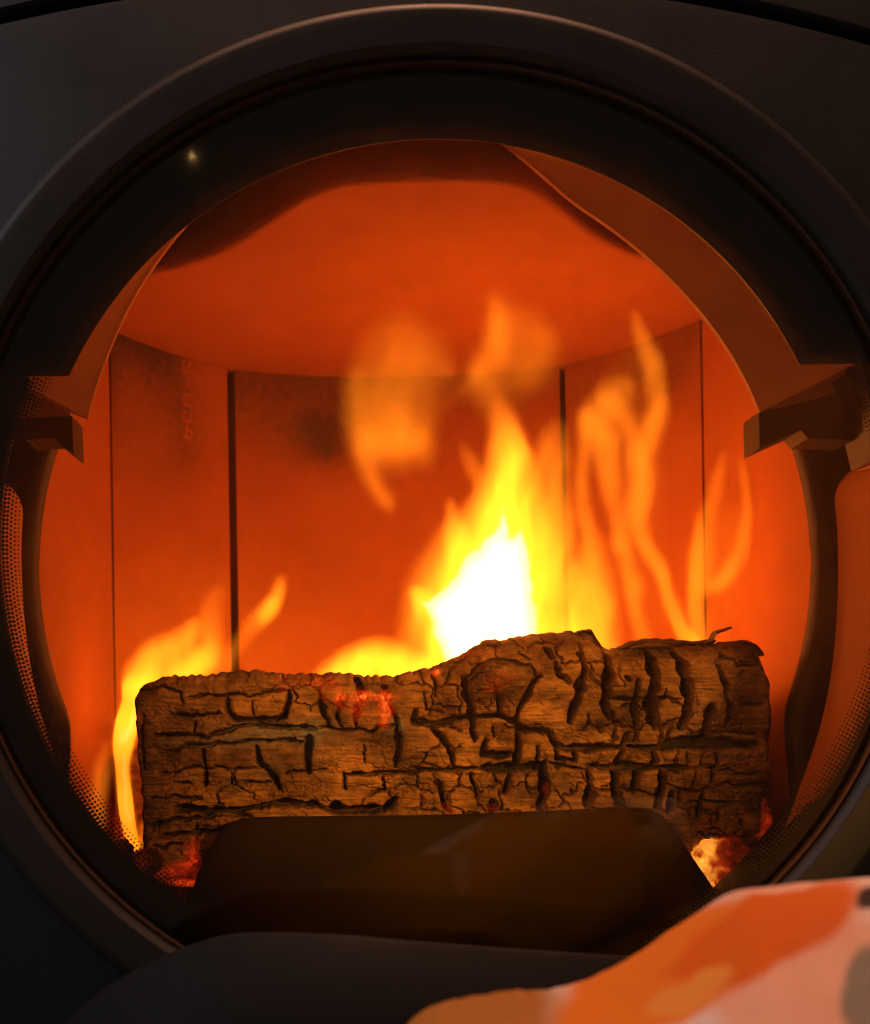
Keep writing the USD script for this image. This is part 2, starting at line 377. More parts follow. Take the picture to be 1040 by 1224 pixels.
# ring plate closing the firebox front, dark side to the room
rp = lambda a: 0.187 + 0.05 * float(sm(math.sin(a), 0.45, 0.8)) + 0.045 * float(sm(-math.sin(a), 0.35, 0.75))
obj('front_plate', lathe_y([(lambda a: rp(a) + 0.010, 0.0765), (lambda a: rp(a) + 0.0055, 0.0770), (lambda a: rp(a) + 0.0022, 0.0790), (lambda a: rp(a) + 0.0005, 0.0820), (rp, 0.0855), (lambda a: rp(a) + 0.001, 0.0870), (lambda a: rp(a) + 0.0045, 0.0835), (lambda a: rp(a) + 0.010, 0.0815), (0.30, 0.0815), (0.30, 0.0765)], n=240), M['brown_steel'], stove, 60)
obj('plate_collar', lathe_y([(0.235, 0.02), (0.235, 0.080), (0.238, 0.080), (0.238, 0.02)], n=160), M['steel'], stove, 30)
# outer shell of the firebox
def slab(x0, x1, y0, y1, z0, z1):
    return trimesh.creation.box(bounds=[(x0, y0, z0), (x1, y1, z1)])
obj('firebox_shell', trimesh.util.concatenate([slab(-0.30, -0.29, 0.081, 0.42, 0.37, 0.90), slab(0.29, 0.30, 0.081, 0.42, 0.37, 0.90),
    slab(-0.289, 0.289, 0.41, 0.42, 0.37, 0.90), slab(-0.289, 0.289, 0.081, 0.409, 0.89, 0.90), slab(-0.289, 0.289, 0.081, 0.409, 0.37, 0.38)]), M['steel'], stove)

# fire boards
ZT, ZB = CZ + 0.2415, 0.385
def board(inner, thick, soot_reflection_fn, name='fire_board'):
    inner = np.array(inner, float)
    t = np.gradient(inner, axis=0); t /= np.linalg.norm(t, axis=1, keepdims=True)
    nrm = np.stack([-t[:, 1], t[:, 0]], 1)
    c0 = inner.mean(0) - np.array([0, 0.13])
    if (nrm[len(nrm) // 2] * c0).sum() < 0: nrm = -nrm
    outer = inner + nrm * thick
    e = 0.0022
    nz = 70
    zs = np.linspace(ZB, ZT, nz)
    k = len(inner)
    v, s = [], []
    for z in zs:
        loop = np.vstack([inner, outer[::-1]])
        v.append(np.column_stack([loop, np.full(2 * k, z)]))
    v = np.concatenate(v)
    f = []
    kk = 2 * k
    for a in range(nz - 1):
        for q in range(kk):
            q2 = (q + 1) % kk
            f.append((a * kk + q, a * kk + q2, (a + 1) * kk + q2, (a + 1) * kk + q))
    m = quads(v, f)
    caps = []
    for base in (0, (nz - 1) * kk):
        for q in range(k - 1):
            caps += [(base + q, base + q + 1, base + kk - 2 - q), (base + q, base + kk - 2 - q, base + kk - 1 - q)]
    m = trimesh.Trimesh(m.vertices, np.vstack([m.faces, caps]), process=False)
    trimesh.repair.fix_normals(m)
    o = obj(name, m, M['board'], stove)
    primvar(o, 'soot_reflection', np.clip(soot_reflection_fn(m.vertices), 0, 1))
    return o
def arc(p0, p1, bulge, n):
    p0, p1 = np.array(p0), np.array(p1); t = np.linspace(0, 1, n)[:, None]
    d = p1 - p0; nn = np.array([-d[1], d[0]])
    return p0 + d * t + nn * bulge * 4 * t * (1 - t)
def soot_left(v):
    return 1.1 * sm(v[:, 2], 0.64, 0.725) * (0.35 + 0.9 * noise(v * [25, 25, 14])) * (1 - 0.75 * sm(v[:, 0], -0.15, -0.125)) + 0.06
def soot_reflection_back(v):
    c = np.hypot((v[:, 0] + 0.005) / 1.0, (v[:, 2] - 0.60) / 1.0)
    g = 0.9 * sm(c, 0.092, 0.12) * sm(v[:, 2], 0.63, 0.72) * sm(-v[:, 0], -0.03, 0.06)  # painted arc of a faint reflection: darker outside the circle
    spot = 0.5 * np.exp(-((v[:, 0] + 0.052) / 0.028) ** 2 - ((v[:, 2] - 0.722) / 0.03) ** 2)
    return 0.30 * g + spot * (0.3 + noise(v * 60)) + 0.50 * sm(v[:, 2], 0.685, 0.765) + 0.05  # also darker towards the top, so the baffle seam stands out
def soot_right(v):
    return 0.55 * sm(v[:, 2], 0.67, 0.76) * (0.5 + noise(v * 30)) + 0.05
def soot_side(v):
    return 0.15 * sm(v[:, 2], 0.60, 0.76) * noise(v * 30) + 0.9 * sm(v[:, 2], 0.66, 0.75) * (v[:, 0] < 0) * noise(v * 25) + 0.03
board(arc((-0.1135, 0.330), (0.1105, 0.334), 0.105, 26), 0.022, soot_reflection_back)
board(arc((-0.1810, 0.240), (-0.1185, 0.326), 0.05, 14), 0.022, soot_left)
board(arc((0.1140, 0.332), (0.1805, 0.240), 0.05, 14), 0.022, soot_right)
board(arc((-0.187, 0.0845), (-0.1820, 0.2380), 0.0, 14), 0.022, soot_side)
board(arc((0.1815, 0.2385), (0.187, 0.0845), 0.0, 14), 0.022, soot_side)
# relief number on the left board
tx = meshkit.text_mesh('S-054', 0.0125, 0.0009)
n_l = np.array([0.1185 - 0.1810, 0, 0]);
e_x = np.array([0.0625, 0.086, 0.0]); e_x /= np.linalg.norm(e_x)      # along the board
n_in = np.array([e_x[1], -e_x[0], 0.0])                               # into the firebox
p0 = np.array([-0.1810, 0.240, 0]); u = 0.066
base = np.array([*(arc((-0.1810, 0.240), (-0.1185, 0.326), 0.05, 101)[63]), 0])
v = tx.vertices
w = base + np.array([0, 0, 0.768]) + v[:, [0]] * np.array([0, 0, -1.0]) + v[:, [1]] * e_x + (v[:, [2]] - 0.0002) * n_in
o = obj('number_relief', trimesh.Trimesh(w, tx.faces, process=False), M['board'], stove)
primvar(o, 'soot_reflection', np.full(len(w), 0.12))

# baffle: rounded slab under the smoke space
def baffle():
    pts = []
    xs = np.linspace(-0.188, 0.188, 81)
    fy = PchipInterpolator([0, 0.035, 0.052, 0.069, 0.092, 0.116, 0.14, 0.188], [0.0425, 0.046, 0.057, 0.079, 0.111, 0.135, 0.149, 0.160])
    for x in xs:
        pts.append((x, float(fy(abs(x)))))
    back = np.vstack([arc((0.188, 0.240), (0.117, 0.340), -0.05, 8), arc((0.112, 0.341), (-0.112, 0.339), -0.10, 24), arc((-0.1185, 0.338), (-0.188, 0.240), -0.05, 8)])
    back[:, 1] += 0.004
    loop = np.vstack([pts, back])
    n = len(loop)
    nrm = np.zeros((n, 2))
    tg = np.gradient(np.array(pts), axis=0); tg /= np.linalg.norm(tg, axis=1, keepdims=True)
    nrm[:len(pts)] = np.stack([-tg[:, 1], tg[:, 0]], 1)          # into the slab from its front edge
    nrm[:len(pts)] *= np.clip((0.188 - np.abs(np.array(pts)[:, [0]])) / 0.02, 0, 1)
    R = 0.004
    lay = [(R * (1 - math.sin(a)), R * (1 - math.cos(a))) for a in np.linspace(0, math.pi / 2, 9)] + [(0, 0.024)]
    v = np.concatenate([np.column_stack([loop + nrm * ins, np.full(n, ZT + 0.0005 + h)]) for ins, h in lay])
    f = [(a * n + q, a * n + (q + 1) % n, (a + 1) * n + (q + 1) % n, (a + 1) * n + q) for a in range(len(lay) - 1) for q in range(n)]
    m = quads(v, f)
    import mapbox_earcut
    tri = mapbox_earcut.triangulate_float64(v[:n, :2], np.array([n], np.uint32)).reshape(-1, 3)
    m = trimesh.Trimesh(v, np.vstack([m.faces, tri, tri[:, ::-1] + (len(lay) - 1) * n]), process=False)
    trimesh.repair.fix_normals(m)
    return m
bm_ = baffle()
o = obj('baffle', bm_, M['board'], stove, True)
primvar(o, 'soot_reflection', np.full(len(bm_.vertices), 0.04))
# ash floor plate of the firebox
obj('firebox_floor', slab(-0.187, 0.187, 0.084, 0.33, 0.381, 0.3845), M['steel'], stove)

# log retainer: low curved plate with rounded corners
def retainer():
    px = [(206, 1160), (222, 1085), (240, 1030), (252, 1008), (268, 990), (290, 981), (330, 979), (480, 977), (620, 973), (760, 968), (782, 969), (800, 977), (814, 992), (832, 1022), (862, 1070), (880, 1110), (890, 1160)]
    w = np.array([P(x, y, 0.052) for x, y in px])
    top = w[:, [0, 2]]
    xs, zs = top[:, 0], top[:, 1]
    # dense outline, then rows going down
    s = np.r_[0, np.cumsum(np.hypot(*np.diff(top, axis=0).T))]
    fx, fz = PchipInterpolator(s, xs), PchipInterpolator(s, zs)
    q = np.linspace(0, s[-1], 160); ox, oz = fx(q), fz(q)
    prof = [(0.000, 0.0030, 0), (-0.0018, 0.0012, 0.0), (-0.0030, -0.0004, 0.0016), (-0.0036, -0.0016, 0.004)]
    rows_f = []
    zb = 0.392
    cx = 0.5 * (xs.min() + xs.max())
    def bow(x, z): return 0.047 + 0.55 * (x - cx) ** 2 + 2.0 * np.maximum(z - zb, 0) ** 2
    front = []
    inset = [0.0, 0.0006, 0.0018, 0.004]; fy = [0.0, -0.0018, -0.0030, -0.0036]
    for ins, dy in zip(inset, fy):
        x = cx + (ox - cx) * (1 - ins / 0.12); z = oz - ins
        front.append(np.stack([x, bow(x, z) + dy, z], 1))
    for t in np.linspace(0, 1, 14)[1:]:
        x0, z0 = front[3][:, 0], front[3][:, 2]
        z = z0 + (np.minimum(zb, z0) - z0) * t
        front.append(np.stack([x0, bow(x0, z) - 0.0036, z], 1))
    back = []
    for t in np.linspace(1, 0, 6):
        x0, z0 = front[3][:, 0], front[3][:, 2]
        z = z0 + (np.minimum(zb, z0) - z0) * t
        back.append(np.stack([x0, bow(x0, z) + 0.004, z], 1))
    allr = front + back
    k = len(allr)
    v = np.stack(allr, 1).reshape(-1, 3)
    m = quads(v, np.stack([(i * k + j, i * k + (j + 1) % k, (i + 1) * k + (j + 1) % k, (i + 1) * k + j) for i in range(len(ox) - 1) for j in range(k)]))
    trimesh.repair.fix_normals(m)
    return m
obj('log_retainer', retainer(), M['retainer'], stove, 50)

# ================================================================== fire: embers, logs
def blob(centre, size, seed, amp=0.35, sub=4):
    m = trimesh.creation.icosphere(sub, 1.0)
    v = m.vertices
    v = np.sign(v) * np.abs(v) ** 0.75
    h = 1 + amp * (fbm(v * 1.7 + 10, 4, seed) - 0.5) * 2
    cell = noise(v * 5 + 3, seed + 9)
    h -= 0.10 * (cell < 0.35)
    m.vertices = v * h[:, None] * np.array(size) + np.array(centre)
    return m

def ember_bed():
    nx, ny = 240, 150
    x = np.linspace(-0.184, 0.184, nx); y = np.linspace(0.0855, 0.31, ny)
    X, Y = np.meshgrid(x, y, indexing='ij')
    p = np.stack([X, Y, 0 * X], -1)
    Z = 0.408 + 0.030 * np.clip(1 - ((Y - 0.17) / 0.12) ** 2, 0, 1) + 0.020 * fbm(p * 70, 4, 3) + 0.008 * (noise(p * 160, 5) > 0.5)
    top = np.stack([X, Y, Z], -1).reshape(-1, 3)
    bot = np.stack([X, Y, 0 * Z + 0.3855], -1).reshape(-1, 3)
    f = grid_faces(nx, ny)
    n = len(top)
    g = np.vstack([f, f[:, ::-1] + n])
    ring = np.concatenate([np.arange(ny), np.arange(1, nx) * ny + ny - 1, (nx - 1) * ny + np.arange(ny - 2, -1, -1), np.arange(nx - 2, 0, -1) * ny])
    nxt = np.roll(ring, -1)
    g = np.vstack([g, np.stack([ring, nxt, nxt + n, ring + n], 1)])
    m = quads(np.vstack([top, bot]), g)
    e = np.concatenate([np.clip(2.2 * (fbm(p * 55, 4, 17) - 0.42), 0, 1).ravel(), np.zeros(n)])
    return m, e
m, e = ember_bed()
o = obj('ember_bed', m, M['wood_cold'], None, True)
tag(o, 'bed of grey ash and red embers spread under the burning logs', 'embers', kind='stuff')
primvar(o, 'ember', e * 2.0); primvar(o, 'char_and_shade', np.full(len(e), 0.4)); primvar(o, 'ash', np.full(len(e), 0.3))

# ---- the big front log ------------------------------------------------------
YL, DL = 0.082, 0.582
z1 = lambda pts: [(140 + x / 4, 780 + y / 4) for x, y in pts]
z2 = lambda pts: [(380 + x / 3.714, 740 + y / 3.714) for x, y in pts]
z3 = lambda pts: [(640 + x / 3.25, 740 + y / 3.25) for x, y in pts]
CR = []
for w_, p_ in [(1.5, [(90,180),(200,165),(300,190),(310,240)]), (1.5, [(340,215),(430,205),(530,200),(620,205),(800,175)]),
    (2.8, [(530,210),(535,270),(560,315),(650,320),(760,315),(800,300),(820,240),(815,180)]), (1.2, [(650,230),(655,300)]),
    (2.6, [(180,400),(300,395),(420,400),(520,370),(650,345),(850,350),(940,360)]), (1.8, [(200,480),(300,455),(400,440),(600,430),(800,420),(920,420)]),
    (2.4, [(400,430),(420,540),(430,580),(415,640)]), (3.8, [(670,460),(690,530),(740,590),(780,660)]), (4.2, [(910,400),(905,480),(920,580)]),
    (1.1, [(200,590),(350,550),(600,555),(690,545)]), (1.5, [(270,635),(350,630)]), (1.4, [(545,570),(540,640)]),
    (3.6, [(270,760),(340,740),(430,760),(560,760),(700,730),(860,720),(1000,740)]), (1.9, [(140,825),(250,800),(400,790),(560,780),(650,790)]),
    (2.0, [(200,880),(370,860),(500,845),(560,820)]), (1.5, [(370,830),(375,940)]), (2.0, [(970,200),(990,290),(1020,370)]),
    (1.5, [(380,330),(370,390)]), (1.5, [(280,1020),(380,990)]), (1.2, [(180,930),(300,915),(360,930)]), (1.2,[(120,300),(110,420),(130,560)]),
    (1.3, [(250,290),(330,300),(480,290)]), (1.2, [(160,700),(260,690),(400,700)]), (1.2, [(600,610),(720,620)]), (1.2, [(800,580),(900,570),(1000,560)])]:
    CR.append((w_, z1(p_)))
for w_, p_ in [(4.5, [(170,260),(195,330),(180,400),(170,470)]), (3.0, [(290,300),(310,360),(330,410),(350,450),(355,520),(360,570),(345,660)]),
    (2.0, [(0,480),(100,490),(250,490),(350,470)]), (3.6, [(430,400),(430,460),(500,470),(600,445),(700,435),(800,435),(870,450),(900,490),(1020,495)]),
    (3.4, [(510,480),(560,540),(600,610),(610,660)]), (4.6, [(650,260),(660,330),(690,400),(690,540)]), (2.8, [(770,320),(795,370),(800,440)]),
    (3.4, [(970,250),(930,320),(880,400),(875,460),(890,560),(870,650)]), (2.4, [(120,690),(200,685),(290,690),(420,680),(600,665),(710,665)]),
    (2.8, [(120,690),(125,760)]), (2.0, [(290,700),(300,760),(230,780)]), (4.5, [(20,840),(150,850),(290,850),(350,800)]),
    (3.3, [(540,710),(560,790),(580,860)]), (2.4, [(680,690),(710,790)]), (3.4, [(740,540),(735,600),(860,605)]),
    (3.8, [(720,665),(860,655),(1000,655),(1010,720),(1000,840)]), (2.8, [(850,680),(830,780)]), (6.5, [(770,810),(766,850)]), (6.5, [(1000,780),(990,850)]),
    (2.0, [(520,240),(530,340)]), (2.0, [(100,340),(90,430),(110,480)]), (2.0, [(0,370),(50,480)]), (2.0, [(980,570),(970,640)]), (1.5, [(780,480),(775,520)]),
    (4.0, [(1000,130),(1030,170)]), (1.4, [(660,270),(700,200),(800,180),(930,210),(960,260)]), (1.2, [(690,330),(760,320)]), (1.6, [(880,150),(930,180)]),
    (1.3, [(470,320),(480,400),(560,410)]), (1.2, [(200,560),(205,640)]), (1.2, [(640,500),(590,480)])]:
    CR.append((w_, z2(p_)))
for w_, p_ in [(5.0, [(170,140),(190,210),(160,300),(130,400)]), (4.4, [(280,150),(270,240),(265,320),(285,380)]), (5.4, [(435,140),(455,230),(440,320),(455,420)]),
    (6.0, [(545,140),(570,240),(590,310),(565,420)]), (2.5, [(700,180),(730,260),(750,330),(750,430)]), (5.5, [(670,340),(670,450)]), (2.8, [(385,240),(375,330),(385,410)]),
    (3.0, [(70,170),(80,220),(130,250)]), (3.0, [(0,420),(60,450),(80,490),(160,505),(330,500),(360,440)]), (3.0, [(360,495),(500,495),(520,440)]),
    (6.5, [(500,492),(650,478),(760,482),(870,488)]), (3.3, [(340,510),(320,560),(440,575),(470,550),(460,510)]), (2.0, [(80,490),(90,545),(160,545),(160,490)]),
    (2.8, [(210,570),(320,580),(480,575),(600,580)]), (4.6, [(30,560),(40,620),(20,700)]), (4.0, [(210,590),(215,660),(205,730)]), (4.6, [(310,590),(320,720)]),
    (3.8, [(400,580),(385,680)]), (4.6, [(490,590),(500,660),(480,730)]), (4.6, [(540,680),(525,750)]), (1.1, [(600,520),(595,580),(560,600),(520,590)]),
    (3.3, [(715,530),(690,630)]), (3.8, [(655,670),(630,770)]), (1.2, [(230,660),(500,680)]), (1.2, [(560,665),(700,660)]), (1.2, [(600,710),(780,710)]),
    (4.5, [(250,415),(255,430)]), (3.0, [(345,225),(350,240)]), (2.8, [(800,210),(795,215)]), (2.2, [(715,740),(720,780)]), (2.8, [(805,780),(810,800)]),
    (1.2, [(290,310),(450,315),(550,310)]), (2.0, [(300,400),(330,410)]), (1.2, [(770,180),(860,175)]), (1.1, [(620,440),(760,440),(860,450)]), (1.2, [(720,590),(880,600)]),
    (1.2, [(700,640),(890,650)]), (1.3, [(800,330),(870,340)]), (1.2, [(640,830),(760,850),(860,840)]), (1.6, [(60,560),(200,590)])]:
    CR.append((w_, z3(p_)))

def crack_field(PX, PY):
    """(crack depth 0..1 weighted by width, distance to the nearest crack), in photograph pixels."""
    wx = 5.0 * (noise(np.stack([PX / 13, PY / 13, 0 * PX], -1), 31) - 0.5) + 2.4 * (noise(np.stack([PX / 4.5, PY / 4.5, 0 * PX], -1), 32) - 0.5)
    wy = 5.0 * (noise(np.stack([PX / 13, PY / 13, 0 * PX], -1), 33) - 0.5) + 2.4 * (noise(np.stack([PX / 4.5, PY / 4.5, 0 * PX], -1), 34) - 0.5)
    qx, qy = PX + wx, PY + wy
    cut = np.zeros_like(PX); near = np.full_like(PX, 40.0)
    wn = 0.65 + 0.7 * noise(np.stack([PX / 18, PY / 18, 0 * PX], -1), 35)
    for w, pts in CR:
        pts = np.array(pts)
        lo, hi = pts.min(0) - 45, pts.max(0) + 45
        sel = (qx > lo[0]) & (qx < hi[0]) & (qy > lo[1]) & (qy < hi[1])
        if not sel.any(): continue
        x, y = qx[sel], qy[sel]
        best = np.full(len(x), 1e9); where = np.zeros(len(x))
        seg = np.hypot(*np.diff(pts, axis=0).T); cum = np.r_[0, np.cumsum(seg)]; tot = cum[-1]
        for k, (a, b) in enumerate(zip(pts[:-1], pts[1:])):
            d = b - a; t = np.clip(((x - a[0]) * d[0] + (y - a[1]) * d[1]) / max(d @ d, 1e-9), 0, 1)
            dist = np.hypot(x - a[0] - t * d[0], y - a[1] - t * d[1])
            closer = dist < best
            best = np.where(closer, dist, best); where = np.where(closer, (cum[k] + t * seg[k]) / tot, where)
        ends_ = np.clip(np.minimum(where, 1 - where) * tot / 11.0, 0, 1) ** 0.7
        jit = noise(np.stack([where * tot / 7.0, np.full(len(x), pts[0, 0]), np.full(len(x), pts[0, 1])], -1), 36)
        ww = w * wn[sel] * 0.98 * (0.55 + 0.45 * ends_) * (0.72 + 0.56 * jit)
        c = np.clip((1.30 - best / ww) / 0.55, 0, 1); c = c * c * (3 - 2 * c)
        cut[sel] = np.maximum(cut[sel], c * min(1.0, 0.26 + w / 6.5) * (0.6 + 0.4 * ends_))
        near[sel] = np.minimum(near[sel], np.maximum(best - ww, 0))
    # fine network of hairline cracks between the big ones
    from scipy.spatial import cKDTree
    r2 = np.random.default_rng(19)
    sx, sy = 17.0, 12.0
    P2 = np.stack([r2.uniform(140, 940, 1500) / sx, r2.uniform(730, 1090, 1500) / sy], 1)
    dd, _ = cKDTree(P2).query(np.stack([(qx + 1.5 * wx) / sx, (qy + 1.5 * wy) / sy], -1).reshape(-1, 2), k=2)
    e = ((dd[:, 1] - dd[:, 0]) * sy).reshape(PX.shape)
    msk = np.clip((noise(np.stack([PX / 30, PY / 22, 0 * PX], -1), 37) - 0.42) * 5, 0, 1)
    hair = np.clip(1.2 - e / 1.7, 0, 1) * msk
    cut = np.maximum(cut, 0.10 * hair)
    # blocky charcoal checks: squarish cells with soft grooves, strongest right of the middle
    n_c = 0
    bx, by = 34.0, 25.0
    cells = []
    for r_i in range(17):
        for c_i in range(27):
            cells.append((130 + (c_i + 0.5 * (r_i % 2) + r2.uniform(-0.36, 0.36)) * bx, 730 + (r_i + r2.uniform(-0.16, 0.16)) * by))
    P3 = np.array(cells) / [bx, by]
    dd, _ = cKDTree(P3).query(np.stack([(qx + 0.8 * wx) / bx, (qy + 0.8 * wy) / by], -1).reshape(-1, 2), k=2)
    e = ((dd[:, 1] - dd[:, 0]) * by).reshape(PX.shape)
    wv = 0.7 + 1.5 * noise(np.stack([PX / 11, PY / 11, 0 * PX], -1), 38)
    msk = np.clip((noise(np.stack([PX / 48, PY / 30, 0 * PX], -1), 39) - 0.56 + 0.22 * sm(PX, 420, 560)) * 5, 0, 1)
    blk = np.clip(1.4 - e / (1.25 * wv), 0, 1) * msk
    cut = np.maximum(cut, 0.34 * blk * blk * (3 - 2 * blk) * 1.0)
    near = np.minimum(near, 40.0)
    return cut, near

top_f = PchipInterpolator([150, 160, 175, 200, 235, 270, 300, 350, 400, 440, 470, 500, 520, 545, 565, 585, 600, 630, 660, 690, 704, 714, 722, 740, 790, 850, 893, 905, 914, 924, 935],
                          [830, 822, 815, 806, 806, 802, 800, 804, 803, 806, 806, 800, 795, 786, 774, 763, 762, 757, 753, 751, 752, 763, 771, 773, 771, 768, 764, 770, 786, 800, 830])
left_end, right_end = 159.0, 921.0
def ends(v):      # the left and right outline lean; v = 0 at the top, 1 at the bottom
    n1 = noise(np.stack([v * 9, 0 * v, 0 * v], -1), 55) - 0.5 + 0.6 * (noise(np.stack([v * 34, 0 * v, 0 * v], -1), 56) - 0.5)
    n2 = noise(np.stack([v * 8, 0 * v + 5, 0 * v], -1), 57) - 0.5 + 0.6 * (noise(np.stack([v * 31, 0 * v, 0 * v], -1), 58) - 0.5)
    return 158 + 16 * v + 5 * np.clip(0.05 - v, 0, 1) / 0.05 + 5 * n1, 920 + 8 * v - 10 * (np.clip(0.08 - v, 0, 1) / 0.08) ** 2 + 6 * n2
bot_f = lambda px: 1066 - 0.012 * (px - 160) + 3 * np.sin(px / 37)

def front_log():
    nu, nf = 700, 270
    U = np.linspace(0, 1, nu)
    rows_v = np.linspace(0, 1, nf)
    V, UU = np.meshgrid(rows_v, U)                # (nu, nf)
    l, r = ends(V)
    PX = l + (r - l) * UU
    tn = noise(np.stack([PX[:, 0] / 5, 0 * PX[:, 0], 0 * PX[:, 0]], -1), 51) - 0.5 + 0.35 * (noise(np.stack([PX[:, 0] / 2.0, 0 * PX[:, 0], 0 * PX[:, 0]], -1), 52) - 0.5)
    T = top_f(PX) + 3.2 * tn[:, None] * np.clip(1 - V * 6, 0, 1)
    PY = T + (bot_f(PX) - T) * V
    cut, near = crack_field(PX, PY)
    q = np.stack([PX, PY, 0 * PX], -1)
    pillow = 1 - np.exp(-near / 3.5)
    h = 0.0016 * (pillow - 0.7)
    h += 0.012 * (fbm(q / [130, 60, 1], 3, 61) - 0.5)
    h += 0.0010 * (fbm(q / [40, 5.0, 1], 4, 62) - 0.5)            # fibres along the log
    h += 0.0017 * (fbm(q / 7.0, 4, 63) - 0.5)
    h += 0.0006 * (noise(q / [26, 1.7, 1], 67) - 0.5)
    h += 0.0008 * (noise(q / [18, 2.2, 1], 64) - 0.5)
    h += 0.016 * np.exp(-((PX - 600) / 48) ** 2 - ((PY - 812) / 40) ** 2)          # the knot
    h += 0.006 * np.exp(-((PX - 640) / 90) ** 2 - ((PY - 790) / 30) ** 2)
    h += 0.005 * sm(PX, 690, 740) * sm(-PY, -880, -850)
    h -= 0.0125 * cut
    # rough crumbly bark along the top
    topz = np.clip(1 - (PY - T) / 24.0, 0, 1)
    h += topz * 0.007 * (fbm(q / 9.0, 3, 66) - 0.5)
    # round the long edges and the ends off
    d_top = (PY - T) * DL / F; d_bot = (bot_f(PX) - PY) * DL / F
    d_end = np.minimum(PX - l, r - PX) * DL / F
    def rnd(d, R):
        t = np.clip(1 - d / R, 0, 1); return R * (1 - np.sqrt(np.maximum(1 - t * t, 0)))
    sink = rnd(d_top, 0.016) * (0.8 + 0.5 * sm(PX, 480, 620)) + rnd(d_bot, 0.012) + rnd(d_end, 0.0035)
    Y = YL + sink - h
    ft = P(PX, PY, YL)                             # silhouette positions on the face plane
    front = np.stack([ft[..., 0], Y, ft[..., 2]], -1)
    # far side: bottom, back, top
    nb = 46
    th = np.linspace(0, 1, nb + 2)[1:-1]
    top_e, bot_e = front[:, 0], front[:, -1]
    Yb = 0.182
    pts = []
    for t in th:
        if t < 0.3:
            s = t / 0.3; y = bot_e[:, 1] + (Yb - bot_e[:, 1]) * s; z = bot_e[:, 2] - 0.003 * math.sin(s * 3.14)
        elif t < 0.6:
            s = (t - 0.3) / 0.3; y = np.full(nu, Yb) + 0.012 * math.sin(s * math.pi); z = bot_e[:, 2] + (top_e[:, 2] - 0.022 - bot_e[:, 2]) * s
        else:
            s = (t - 0.6) / 0.4; y = Yb + (top_e[:, 1] - Yb) * s; z = top_e[:, 2] - 0.022 * math.cos(s * math.pi / 2)
        x = bot_e[:, 0] + (top_e[:, 0] - bot_e[:, 0]) * (0.5 - 0.5 * math.cos(t * math.pi))
        p = np.stack([x, y, z], -1)
        p[:, 2] += 0.004 * (fbm(p * 160, 3, 71) - 0.5)
        pts.append(p)
    back = np.stack(pts, 1)
    v = np.concatenate([front, back], 1)
    k = v.shape[1]
    vv = v.reshape(-1, 3)
    i, j = np.meshgrid(np.arange(nu - 1), np.arange(k), indexing='ij')
    f = np.stack([i * k + j, i * k + (j + 1) % k, (i + 1) * k + (j + 1) % k, (i + 1) * k + j], -1).reshape(-1, 4)
    m = quads(vv, f)
    caps, extra = [], []
    n = len(vv)
    for e_i, base in enumerate((0, (nu - 1) * k)):
        c = vv[base:base + k].mean(0); extra.append(c)
        for a in range(k):
            caps.append((base + a, base + (a + 1) % k, n + e_i) if e_i else (base + (a + 1) % k, base + a, n + e_i))
    m = trimesh.Trimesh(np.vstack([vv, extra]), np.vstack([m.faces, caps]), process=False)
    # embers, ash, char with painted crack shade: one value per vertex
    em = np.zeros_like(PX)
    for x, y, sx, sy, a in [(594, 812, 26, 14, 0.09), (402, 830, 13, 10, 0.22), (445, 832, 26, 5, 0.45), (459, 850, 7, 12, 0.75), (428, 845, 18, 14, 0.12), (523, 803, 4, 4, 0.7), (386, 815, 18, 8, 0.22),
                            (676, 945, 30, 18, 0.035), (560, 968, 60, 10, 0.035), (205, 1042, 24, 12, 0.16), (222, 1058, 16, 5, 0.6), (230, 1025, 10, 18, 0.16), (345, 812, 30, 10, 0.10),
                            (850, 1024, 18, 10, 0.6), (872, 1040, 26, 22, 0.5), (916, 1000, 8, 40, 0.18), (880, 1070, 30, 20, 0.7), (560, 780, 30, 5, 0.10), (400, 905, 50, 8, 0.03)]:
        em += a * np.exp(-((PX - x) / sx) ** 2 - ((PY - y) / sy) ** 2)
    em *= 0.75 + 1.3 * np.exp(-near / 3.0)            # hottest along the splits
    ash = np.zeros_like(PX)
    for x, y, sx, sy, a in [(330, 872, 60, 9, 0.7), (372, 880, 12, 20, 0.7), (474, 866, 10, 12, 0.8), (310, 884, 70, 5, 0.5), (250, 890, 60, 8, 0.3), (320, 920, 14, 16, 0.25), (840, 850, 40, 60, 0.12)]:
        ash += a * np.exp(-((PX - x) / sx) ** 2 - ((PY - y) / sy) ** 2)
    ash *= 0.4 + 0.9 * fbm(q / 8.0, 3, 81)
    ch = 0.50 * sm(fbm(q / [55, 26, 1], 4, 82), 0.48, 0.72)
    ch = np.clip(ch + 0.85 * sm(cut, 0.25, 0.8) + 0.5 * topz * noise(q / 6, 83), 0, 1)   # coal along the splits, with the crack shadows painted darker too
    pad = lambda a, b: np.concatenate([np.concatenate([a, np.full((nu, nb), b)], 1).ravel(), [b, b]])
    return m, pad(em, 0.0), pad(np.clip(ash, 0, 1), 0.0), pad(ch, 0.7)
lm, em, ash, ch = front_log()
trimesh.repair.fix_normals(lm)
log = thing('firewood_log', 'big split log with cracked charred face, burning behind the glass', 'log', tuple(P(540, 1066, 0.13)))
glow_split('charred_wood', lm, (M['wood_cold'], M['wood']), log, {'ember': em, 'ash': ash, 'char_and_shade': ch}, 0.04)
